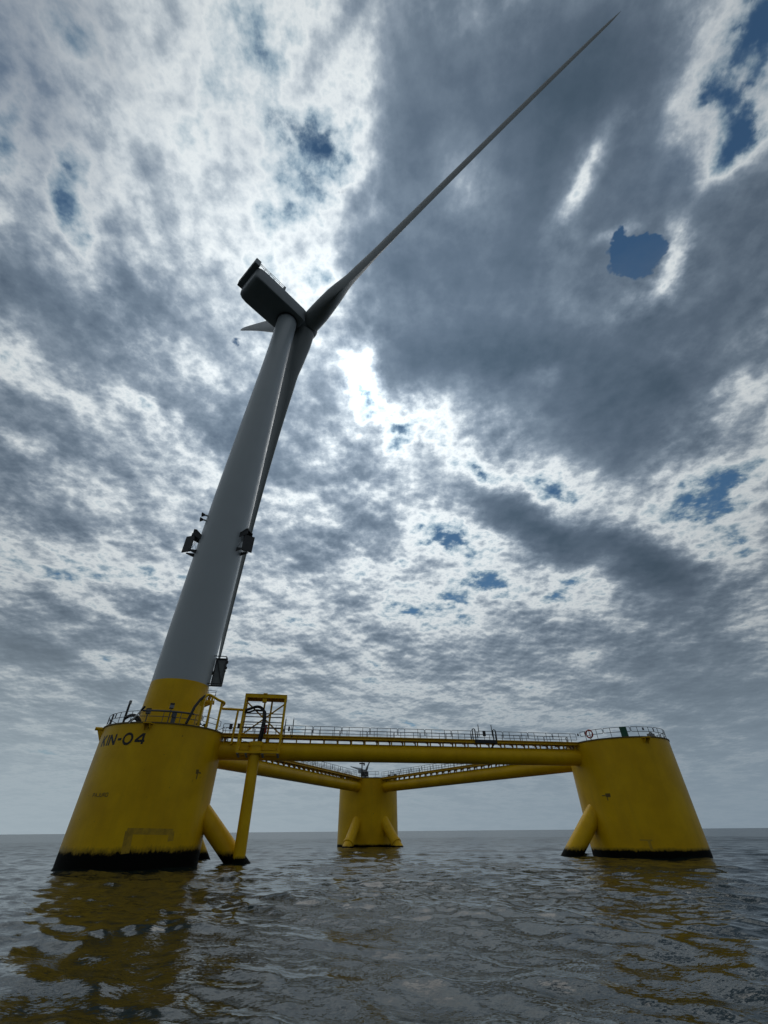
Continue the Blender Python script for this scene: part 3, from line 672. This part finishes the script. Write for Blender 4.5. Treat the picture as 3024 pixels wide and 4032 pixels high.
def lantern_shelf():
    az = AZT+84; z = 14.1
    th = thing('lantern_shelf', tw(az, z, 0).to_tuple(), 'small yellow shelf with a wire cage on the right side of the yellow tower foot', 'shelf'); bpy.context.view_layer.update()
    e, t = radial(az); p = lambda o, s, h: tw(az, z, o)+t*s+up*h
    mb = MB(); mb.box(p(.42, 0, 0), e*.50, t*.45, up*.05); mb.poly([p(-.05, .3, -.06), p(.9, .3, -.06), p(-.05, .3, -.6)], .05); mb.poly([p(-.05, -.3, -.06), p(.9, -.3, -.06), p(-.05, -.3, -.6)], .05); mb.box(p(.45, 0, -.12), e*.5, t*.47, up*.08)
    mb.build('shelf', M['yel'], th)
    mb = MB()
    for o in (.05, .88):
        for s in (-.42, .42): mb.tube([p(o, s, .05), p(o, s, 1.1)], .025, 6)
    for h in (.58, 1.1): mb.tube([p(.05, -.42, h), p(.88, -.42, h), p(.88, .42, h), p(.05, .42, h)], .022, 6)
    mb.build('cage', M['galv'], th)
    b = thing('navigation_lantern', p(.3, 0, .05).to_tuple(), 'small amber navigation lantern standing in the wire cage on the tower foot', 'lantern'); bpy.context.view_layer.update()
    mb = MB(); mb.lathe(p(.3, 0, .05), [(0, 0), (.17, 0), (.17, .12), (.12, .14)], 20); mb.build('base', M['yel'], b)
    mb = MB(); mb.lathe(p(.3, 0, .19), [(.14, 0), (.18, .08), (.18, .28), (.1, .38), (0, .4)], 20); mb.build('lens', M['lamp'], b)
lantern_shelf()

# ------------------------------------------------------------------ cable gantry, conduit and cables on the front brace
dAC, nAC = frame(A, C)
def g(al, off, z): return A+dAC*al+nAC*off+up*z
def gantry():
    th = thing('cable_gantry', g(9.9, 1.5, 8.8).to_tuple(), 'yellow braced steel box frame standing on the front brace over the cable pipe', 'gantry'); bpy.context.view_layer.update()
    x0, x1, xm, z0, z1, f, b, Y = 7.75, 12.0, 10.5, 8.85, 14.28, 2.15, .55, M['yel']
    def part(name, fn): mb = MB(); fn(mb); return mb.build(name, Y, th)
    for (x, o, zb) in ((x0, f, z0), (x1, f, z0), (x0, b, 9.9), (x1, b, 9.9)):
        part('leg', lambda mb: mb.beam(g(x, o, zb), g(x, o, z1), .22, .22, dAC))
    def top(mb):
        for o in (f, b): mb.beam(g(x0-.13, o, z1-.02), g(x1+.13, o, z1-.02), .24, .34)
        for x in (x0, x1): mb.beam(g(x, f-.13, z1-.02), g(x, b+.13, z1-.02), .2, .32)
        mb.box(g((x0+x1)/2, (f+b)/2, z1+.17), dAC*((x1-x0)/2+.14), nAC*((f-b)/2+.14), up*.02)
        mb.box(g(9.75, f-.2, z1-.32), dAC*.22, nAC*.2, up*.3); mb.box(g(9.75, f, z1+.22), dAC*.22, nAC*.2, up*.05)
    part('top_frame', top)
    part('middle_post', lambda mb: (mb.beam(g(xm, b, 10.0), g(xm, b, z1-.2), .2, .2, dAC), mb.beam(g(9.75, 1.1, 12.3), g(9.75, 1.1, z1-.2), .18, .18, dAC)))
    part('cross_brace', lambda mb: mb.beam(g(x0+.1, b+.04, z1-.4), g(x1-.1, b+.04, 10.75), .14, .14, nAC))
    part('cross_brace', lambda mb: mb.beam(g(x0+.1, b-.12, 10.75), g(x1-.1, b-.12, z1-.4), .14, .14, nAC))
    def rails(mb):
        for z in (12.9, 12.55): mb.tube([g(x0, b-.4, z), g(x1, b-.4, z)], .055, 8)
        for z in (11.65, 11.15): mb.tube([g(x0, f-.05, z), g(x1, f-.05, z)], .05, 8)
    mb = MB(); rails(mb); mb.build('guard_rail', M['galv'], th)
    def base(mb):
        mb.beam(g(x0-.05, f, z0), g(x1+.05, f, z0), .24, .2); mb.beam(g(x0-.05, .75, z0-.05), g(x1+.05, .75, z0-.05), .2, .2)
        for x in (x0, x1): mb.beam(g(x, f, z0), g(x, .6, z0), .2, .2)
        mb.box(g((x0+x1)/2, f-.65, z0+.55), dAC*((x1-x0)/2-.2), nAC*.04, up*.3)
    part('base_frame', base)
    for x in (x0+.12, x0+.95, xm-.15, x1-.12):
        mb = MB(); mb.beam(g(x, f+.08, z0-.12), g(x+.12, f-.45, z0-.42), .2, .1); mb.build('sleeve', M['grey'], th)
    part('knee_brace', lambda mb: (mb.beam(g(x0+.1, b, 10.2), g(x0+.1, f, z0+.1), .14, .14, dAC), mb.beam(g(x1-.1, b, 10.2), g(x1-.1, f, z0+.1), .14, .14, dAC)))
gantry()
cond = thing('cable_pipe', g(9.66, 1.5, 0).to_tuple(), 'thick yellow pipe running from the gantry straight down into the sea', 'pipe'); bpy.context.view_layer.update()
mb = MB(); mb.tube([g(9.70, 1.5, -3), g(9.66, 1.5, 0), g(9.60, 1.5, 5), g(9.53, 1.5, 9.6)], .55, 40); mb.build('pipe', M['yelP'], cond)
mb = MB(); mb.tube([g(9.56, 1.5, 8.75), g(9.53, 1.5, 9.62)], .66, 40); mb.tube([g(9.53, 1.5, 9.45), g(9.52, 1.5, 9.85)], .72, 40); mb.tube([g(9.56, 1.5, 8.70), g(9.56, 1.5, 8.78)], .74, 40)
mb.build('collar', M['yel'], cond)
for i, (dx, do, top) in enumerate(((0, 0, 13.35), (.22, -.12, 13.05))):
    P = [(9.75+dx, 1.45+do, 9.8), (9.85+dx, 1.5+do, 10.8), (9.95+dx*.6, 1.5+do, 12.2), (9.8+dx*.5, 1.45+do, 12.9), (9.35, 1.3+do, top-.05), (8.8, 1.15+do, top), (8.2, 1.05+do, top-.2), (7.7, 1.0+do, 13.0-.15*i)]
    # smooth the run
    Q = []
    for j in range(len(P)-1):
        for k in range(5):
            t = k/5; p0, p1, p2, p3 = [Vector(P[min(max(j+q, 0), len(P)-1)]) for q in (-1, 0, 1, 2)]
            Q.append(.5*((2*p1)+(-p0+p2)*t+(2*p0-5*p1+4*p2-p3)*t*t+(-p0+3*p1-3*p2+p3)*t**3))
    Q.append(Vector(P[-1])); mb = MB(); mb.tube([g(*q) for q in Q], .15 if i == 0 else .10, 12)
    o = mb.build('power_cable', M['black'], None, loc=g(9.75, 1.45, 9.8)); tag(o, ('thicker' if i == 0 else 'thinner')+' of two black cables bending from the pipe mouth inside the gantry', 'cable', 'black cables in the gantry')
b = thing('control_box', g(10.1, .9, 10.75).to_tuple(), 'red box standing behind the black cables inside the gantry', 'box'); bpy.context.view_layer.update()
mb = MB(); mb.box(g(10.15, .95, 11.2), dAC*.22, nAC*.16, up*.36); mb.build('casing', M['red'], b)
mb = MB(); mb.box(g(10.15, .95, 11.59), dAC*.25, nAC*.19, up*.03); mb.box(g(10.15, .95, 10.79), dAC*.16, nAC*.12, up*.06); mb.build('lid', M['dark'], b)
# overhead cable run from the tower to the gantry
def overhead():
    pth = [Vector((-18.95, 45.30, 12.6)), Vector((-18.72, 45.35, 13.4)), Vector((-18.5, 45.7, 13.72)), Vector((-18.2, 46.4, 13.66)), Vector((-17.9, 46.9, 13.52)), Vector((-17.35, 47.55, 13.32)), g(5.1, .75, 13.2), g(6.2, .85, 13.1), g(7.0, .95, 13.06), g(7.75, 1.0, 13.02)]
    th = thing('cable_bridge', (-18.3, 46.3, HD), 'yellow overhead pipe on posts curving from the tower foot to the gantry', 'pipe run'); bpy.context.view_layer.update()
    Q = []
    for j in range(len(pth)-1):
        for k in range(5):
            t = k/5; p0, p1, p2, p3 = [pth[min(max(j+q, 0), len(pth)-1)] for q in (-1, 0, 1, 2)]
            Q.append(.5*((2*p1)+(-p0+p2)*t+(2*p0-5*p1+4*p2-p3)*t*t+(-p0+3*p1-3*p2+p3)*t**3))
    Q.append(pth[-1]); mb = MB(); mb.tube(Q, .13, 12); mb.build('overhead_pipe', M['yel'], th)
    for (x, y, zt, zb) in ((-18.75, 45.45, 13.5, HD), (-18.25, 46.25, 13.6, HD), (-17.55, 47.35, 13.3, HD)):
        mb = MB(); mb.beam((x, y, zb), (x, y, zt), .26, .2, dAC); mb.build('post', M['yel'], th)
    mb = MB(); mb.beam(g(6.95, .95, 9.7), g(7.0, .95, 13.0), .26, .2, dAC); mb.build('post', M['yel'], th)
    mb = MB(); mb.beam(g(5.75, .8, 10.4), g(5.75, .8, 13.12), .1, .1, dAC)
    mb.tube([Vector((-19.42, 44.25, HD)), Vector((-19.30, 44.40, 11.4)), Vector((-19.12, 44.72, 12.2)), Vector((-18.95, 45.28, 12.95)), Vector((-18.72, 45.38, 13.40))], .17, 12)
    o = MB(); o.tube([Vector((-19.46, 44.22, HD)), Vector((-19.32, 44.36, 11.4)), Vector((-19.20, 44.6, 12.3)), Vector((-18.98, 45.05, 13.1)), Vector((-18.74, 45.36, 13.5)), Vector((-18.5, 45.7, 13.72))], .135, 12)
    o = o.build('hose', M['black'], None, loc=(-19.46, 44.22, HD)); tag(o, 'thick black hose rising from the deck into the overhead yellow pipe', 'hose')
overhead()

# ------------------------------------------------------------------ small gear on the decks and rails
def dk(Cc, az, rad, h=0): e, t = radial(az); return Cc+e*rad+up*(HD+h)
# dark pole with a head
p = dk(A, -115, 5.3); th = thing('antenna_pole', p.to_tuple(), 'dark leaning pole with a small head at the left of the lettered column deck', 'pole'); bpy.context.view_layer.update()
mb = MB(); mb.beam(p, p+up*1.85, .16, .16, nAC); mb.build('pole', M['dark'], th)
mb = MB(); mb.box(p+up*1.98+RT*.02, RT*.12, vd*.12, up*.16); mb.build('head', M['grey'], th)
# coiled hose
p = dk(A, -106, 5.0); mb = MB(); 
mb.tube([p+RT*(-.75+1.5*k/16)+up*(.05+.72*math.sin(math.pi*min(1, .12+k/16*.88))**.7) for k in range(17)], .15, 12)
mb.tube([p+RT*(-.3+.9*k/10)+vd*-.1+up*(.05+.42*math.sin(math.pi*k/10)) for k in range(11)], .12, 12)
o = mb.build('hose_coil', M['black'], None, loc=p); tag(o, 'fat black hose looped on the lettered column deck behind the rail', 'hose')
# white pole slung across the rail
p0, p1 = dk(A, -100.2, 5.95, -.12), dk(A, -90.5, 5.95, 1.25)
th = thing('boat_hook', p0.to_tuple(), 'white pole leaning across the rail above the letters', 'pole'); bpy.context.view_layer.update()
mb = MB(); mb.tube([p0, p1], .05, 8, radii=[.05, .075]); mb.build('shaft', M['white'], th)
mb = MB(); mb.tube([p1-(p1-p0).normalized()*.35, p1+(p1-p0).normalized()*.1], .11, 10); mb.build('grip', M['dark'], th)
# flood lamp, stacked grey boxes and posts along the near rail of column A
def flood(Cc, az, rad, h, label, nm='flood_lamp'):
    p = dk(Cc, az, rad); e, t = radial(az); th = thing(nm, p.to_tuple(), label, 'lamp', 'deck flood lamps'); bpy.context.view_layer.update()
    mb = MB(); mb.tube([p, p+up*h], .05, 8); mb.build('post', M['galv'], th)
    mb = MB(); mb.box(p+up*(h+.02), t*.2, e*.1+up*.04, up*.16); mb.build('lamp_head', M['grey'], th)
    mb = MB(); mb.box(p+up*(h+.26), t*.2, e*.12, up*.08); mb.build('cap', M['dark'], th)
flood(A, -66.5, 5.55, 1.45, 'grey flood lamp on a post in front of the yellow tower foot')
flood(A, -88.5, 5.3, .95, 'small dark flood lamp on a post at the left edge of the tower foot')
p = dk(A, -62, 5.62); e, t = radial(-62); th = thing('cable_tray', p.to_tuple(), 'weathered grey cable tray on a broad stand along the front rail of the lettered column', 'cable tray'); bpy.context.view_layer.update()
mb = MB(); mb.box(p+up*.5, t*.20, e*.06, up*.52); mb.build('stand', M['galv'], th)
mb = MB(); mb.tube([dk(A, -92+k*3.2, 5.66, 1.02) for k in range(16)], .085, 8); mb.build('tray', M['galv'], th)
# inclined dark ladder frame at far left rail
p = dk(A, -140, 5.5); e, t = radial(-140); th = thing('boarding_ladder', p.to_tuple(), 'dark folded ladder frame at the left end of the lettered column rail', 'ladder'); bpy.context.view_layer.update()
mb = MB()
for s in (-.16, .16): mb.tube([p+t*s-up*.1, p+t*s+up*1.1], .05, 8)
mb.build('stile', M['dark'], th)
mb = MB()
for k in range(4): mb.tube([p-t*.16+up*(.1+.28*k), p+t*.16+up*(.1+.28*k)], .03, 6)
mb.build('rung', M['dark'], th)
# small bollards and valves at the right side of column A deck
for az, lab in ((-24, 'small dark valve on the deck beside the yellow post nearest the gantry'), (-33, 'small dark bollard at the foot of the tower between two yellow posts')):
    p = dk(A, az, 5.2); mb = MB(); mb.lathe(p, [(0, 0), (.24, 0), (.24, .08), (.1, .12), (.1, .34), (.2, .36), (.2, .44), (0, .46)], 16); mb.tube([p+up*.3-RT*.3, p+up*.3+RT*.3], .06, 8)
    o = mb.build('valve' if az == -24 else 'bollard', M['dark'], None, loc=p); tag(o, lab, 'valve' if az == -24 else 'bollard')
# notice boards on the walkway rail by the gantry
def notice(p, ax, w, h, m, label, nm='notice_board', cat='sign', grp=None, post=True):
    th = thing(nm, p.to_tuple(), label, cat, grp); bpy.context.view_layer.update(); n = Vector((ax.y, -ax.x, 0))
    mb = MB(); mb.box(p+n*.045, ax*w/2, n*.012, up*h/2); mb.build('board', m, th)
    mb = MB()
    for s in (-.3, .3): mb.box(p+n*.02+up*h*s, ax*w*.3, n*.013, up*.02)
    mb.build('clip', M['galv'], th)
notice(g(6.55, .85, 11.35), dAC, .34, .5, M['dark'], 'dark notice plate on the walkway rail left of the gantry, nearest the tower', grp='notice plates on the rails')
notice(g(7.35, .85, 11.45), dAC, .26, .5, M['dark'], 'dark notice plate on the walkway rail touching the left gantry leg', grp='notice plates on the rails')
notice(g(12.75, .85, 11.30), dAC, .2, .5, M['dark'], 'dark notice plate on the walkway rail just right of the gantry', grp='notice plates on the rails')
for al, lab in ((12.3, 'dark upright pole against the right leg of the gantry'), (13.15, 'dark upright pole standing free to the right of the gantry')):
    mb = MB(); mb.beam(g(al, .95, 10.4), g(al, .95, 12.25), .1, .1, dAC); mb.tube([g(al, .95, 12.25), g(al, .95, 12.45)], .02, 6)
    o = mb.build('rail_pole', M['dark'], None, loc=g(al, .95, 10.4)); tag(o, lab, 'pole', 'dark poles by the gantry')
# boat landing gate half way along the front walkway
def gate():
    al = 35.3
    th = thing('access_gate', g(al, .95, DZ).to_tuple(), 'black access gate with two tall posts half way along the front walkway', 'gate'); bpy.context.view_layer.update()
    for (x, h) in ((al-1.28, 1.12), (al+1.28, 1.08)):
        mb = MB()
        for s in (0, .33): mb.beam(g(x+s, 1.0, DZ), g(x+s, 1.0, DZ+h), .10, .10, dAC)
        mb.tube([g(x, 1.0, DZ+h), g(x+.16, 1.0, DZ+h+.08), g(x+.33, 1.0, DZ+h)], .05, 8); mb.build('gate_post', M['black'], th)
    for x in (al-.5, al+1.15): 
        mb = MB(); mb.tube([g(x, 1.05, DZ+.4), g(x, 1.05, DZ+1.65)], .045, 8); mb.build('tall_post', M['dark'], th)
    mb = MB(); mb.box(g(al+.25, 1.0, DZ-.12), dAC*1.35, nAC*.10, up*.17); mb.build('sill', M['black'], th)
    mb = MB(); mb.box(g(al+.2, .92, DZ+.72), dAC*.16, nAC*.08, up*.28); mb.build('locker', M['black'], th)
    mb = MB(); mb.beam(g(al+1.0, .7, TZ+.75), g(al+1.5, .7, DZ-.2), .14, .14, nAC); mb.build('stay', M['black'], th)
gate()
# lifebuoy, green board and notices on the right column's rail
th0 = dk(C, -141.1, 5.80, .62); e, t = radial(-141.1)
th = thing('lifebuoy', th0.to_tuple(), 'red lifebuoy ring hung on a stand at the rail of the right column', 'lifebuoy'); bpy.context.view_layer.update()
mb = MB(); mb.tube([th0+e*.08+t*.40*math.cos(k*math.pi/16)+up*.40*math.sin(k*math.pi/16) for k in range(33)], .085, 12, caps=False); mb.build('ring', M['red'], th)
mb = MB()
for k in (0, 1, 2, 3): 
    a = k*math.pi/2+.3; mb.tube([th0+e*.08+t*.40*math.cos(a+q)+up*.40*math.sin(a+q) for q in (-.12, 0, .12)], .09, 12)
mb.build('band', M['white'], th)
mb = MB(); mb.box(th0-up*.42, t*.05, e*.03, up*.22); mb.box(th0+up*.05, t*.05, e*.02, up*.3); mb.build('holder', M['white'], th)
p = dk(C, -103.7, 5.78, .5); e, t = radial(-103.7); th = thing('green_board', p.to_tuple(), 'dark green upright board fixed to the rail of the right column', 'board'); bpy.context.view_layer.update()
mb = MB(); mb.box(p+e*.05, t*.37, e*.025, up*.52); mb.build('board', M['green'], th)
mb = MB()
for s in (-.36, .36): mb.box(p+e*.03+up*s, t*.4, e*.02, up*.025)
mb.build('batten', M['galv'], th)
for az, lab in ((-158, 'small grey notice at the left end of the right column rail'), (-147, 'small grey notice beside the lifebuoy'), (-80.5, 'small grey notice on the right column rail right of the green board')):
    e, t = radial(az); notice(dk(C, az, 5.78, .78), -t, .22, .28, M['galv'], lab, grp='small notices on the right column rail')
p = dk(C, -66, 5.2); mb = MB(); mb.box(p+up*.2, RT*.35, vd*.25, up*.2); mb.tube([p+up*.35-RT*.3, p+up*.6+RT*.1, p+up*.3+RT*.5], .07, 8)
o = mb.build('winch', M['grey'], None, loc=p); tag(o, 'small grey winch on the deck at the right edge of the right column', 'winch')
# gear on the far column: mast, winches
nB = -B.normalized(); rB = Vector((-nB.y, nB.x, 0))
def bq(r, o, z): return B+rB*r+nB*o+up*z
th = thing('signal_mast', bq(-1.36, 3, HD).to_tuple(), 'dark mast with a cross bracket on the far column', 'mast'); bpy.context.view_layer.update()
mb = MB(); mb.tube([bq(-1.36, 3, HD), bq(-1.37, 3, 13.3)], .12, 10); mb.build('pole', M['dark'], th)
mb = MB(); mb.box(bq(-1.36, 3, 13.38), rB*.58, nB*.3, up*.09); mb.box(bq(-.95, 3, 13.15), rB*.14, nB*.14, up*.14); mb.tube([bq(-1.36, 3, 13.4), bq(-1.36, 3, 14.3)], .06, 8); mb.build('bracket', M['dark'], th)
th = thing('mooring_winch', bq(-.8, 3.2, HD).to_tuple(), 'large grey mooring winch on two arched feet at the foot of the far mast', 'winch'); bpy.context.view_layer.update()
mb = MB(); mb.box(bq(-.8, 3.2, HD+.78), rB*.78, nB*.5, up*.32); mb.tube([bq(-1.4, 3.2, HD+1.05), bq(-.2, 3.2, HD+1.05)], .28, 14); mb.build('drum', M['dark'], th)
for s in (-1.45, -.7, -.1):
    mb = MB(); mb.box(bq(s, 3.2, HD+.24), rB*.10, nB*.45, up*.24); mb.build('foot', M['dark'], th)
for r, lab in ((4.25, 'pale deck locker on the far column at the start of the right walkway'), (5.5, 'dark rounded locker on the far column at the start of the right walkway'), (-5.4, 'dark locker on the far column at the start of the left walkway')):
    p = bq(r, 1.5, HD); th = thing('deck_locker', p.to_tuple(), lab, 'locker', 'lockers on the far column'); bpy.context.view_layer.update()
    m = M['grey'] if 'pale' in lab else M['dark']
    mb = MB(); mb.box(p+up*.34, rB*.3, nB*.3, up*.34); mb.build('body', m, th); mb = MB(); mb.tube([p+up*.68-rB*.3, p+up*.68+rB*.3], .2, 12); mb.build('lid', m, th)

# ------------------------------------------------------------------ another turbine a kilometre off, behind the far column
def distant():
    d = CR*((1440-1512)/FPX)+CU*((2016-3038)/FPX)+CF; k = (101-CAMZ)/d.z; hub = Vector((0, 0, CAMZ))+d*k
    th = thing('distant_wind_turbine', (hub.x, hub.y, 0), 'distant wind turbine whose blades show above the far column', 'wind turbine'); bpy.context.view_layer.update()
    y = R(58); ra = Vector((math.sin(y), math.cos(y), 0)); e1 = Vector((math.cos(y), -math.sin(y), 0)); e2 = up
    mb = MB(); c = Vector((hub.x, hub.y, 0))-ra*5; mb.lathe(c, [(3.1, 9), (3, 40), (2.2, 98)], 32); mb.build('tower', M['tower'], th)
    mb = MB(); mb.lathe(c, [(5.8, -2), (5.8, 10.7), (0, 10.7)], 32); mb.build('column', M['yel'], th)
    mb = MB(); mb.box(hub-ra*9, ra*7, e1*3.5, up*3); mb.build('nacelle', M['nac'], th)
    mb = MB(); mb.lathe(hub, [(2.4, -2), (2.5, 0), (1.5, 2.3), (0, 3)], 24, axis=ra); mb.build('hub', M['nac'], th)
    for q in (168, 288, 48):
        mb = MB(); blade_geom(hub, e1, e2, ra, R(q), 80, 4.0, mb, 20); mb.build('blade', M['blade'], th)
distant()
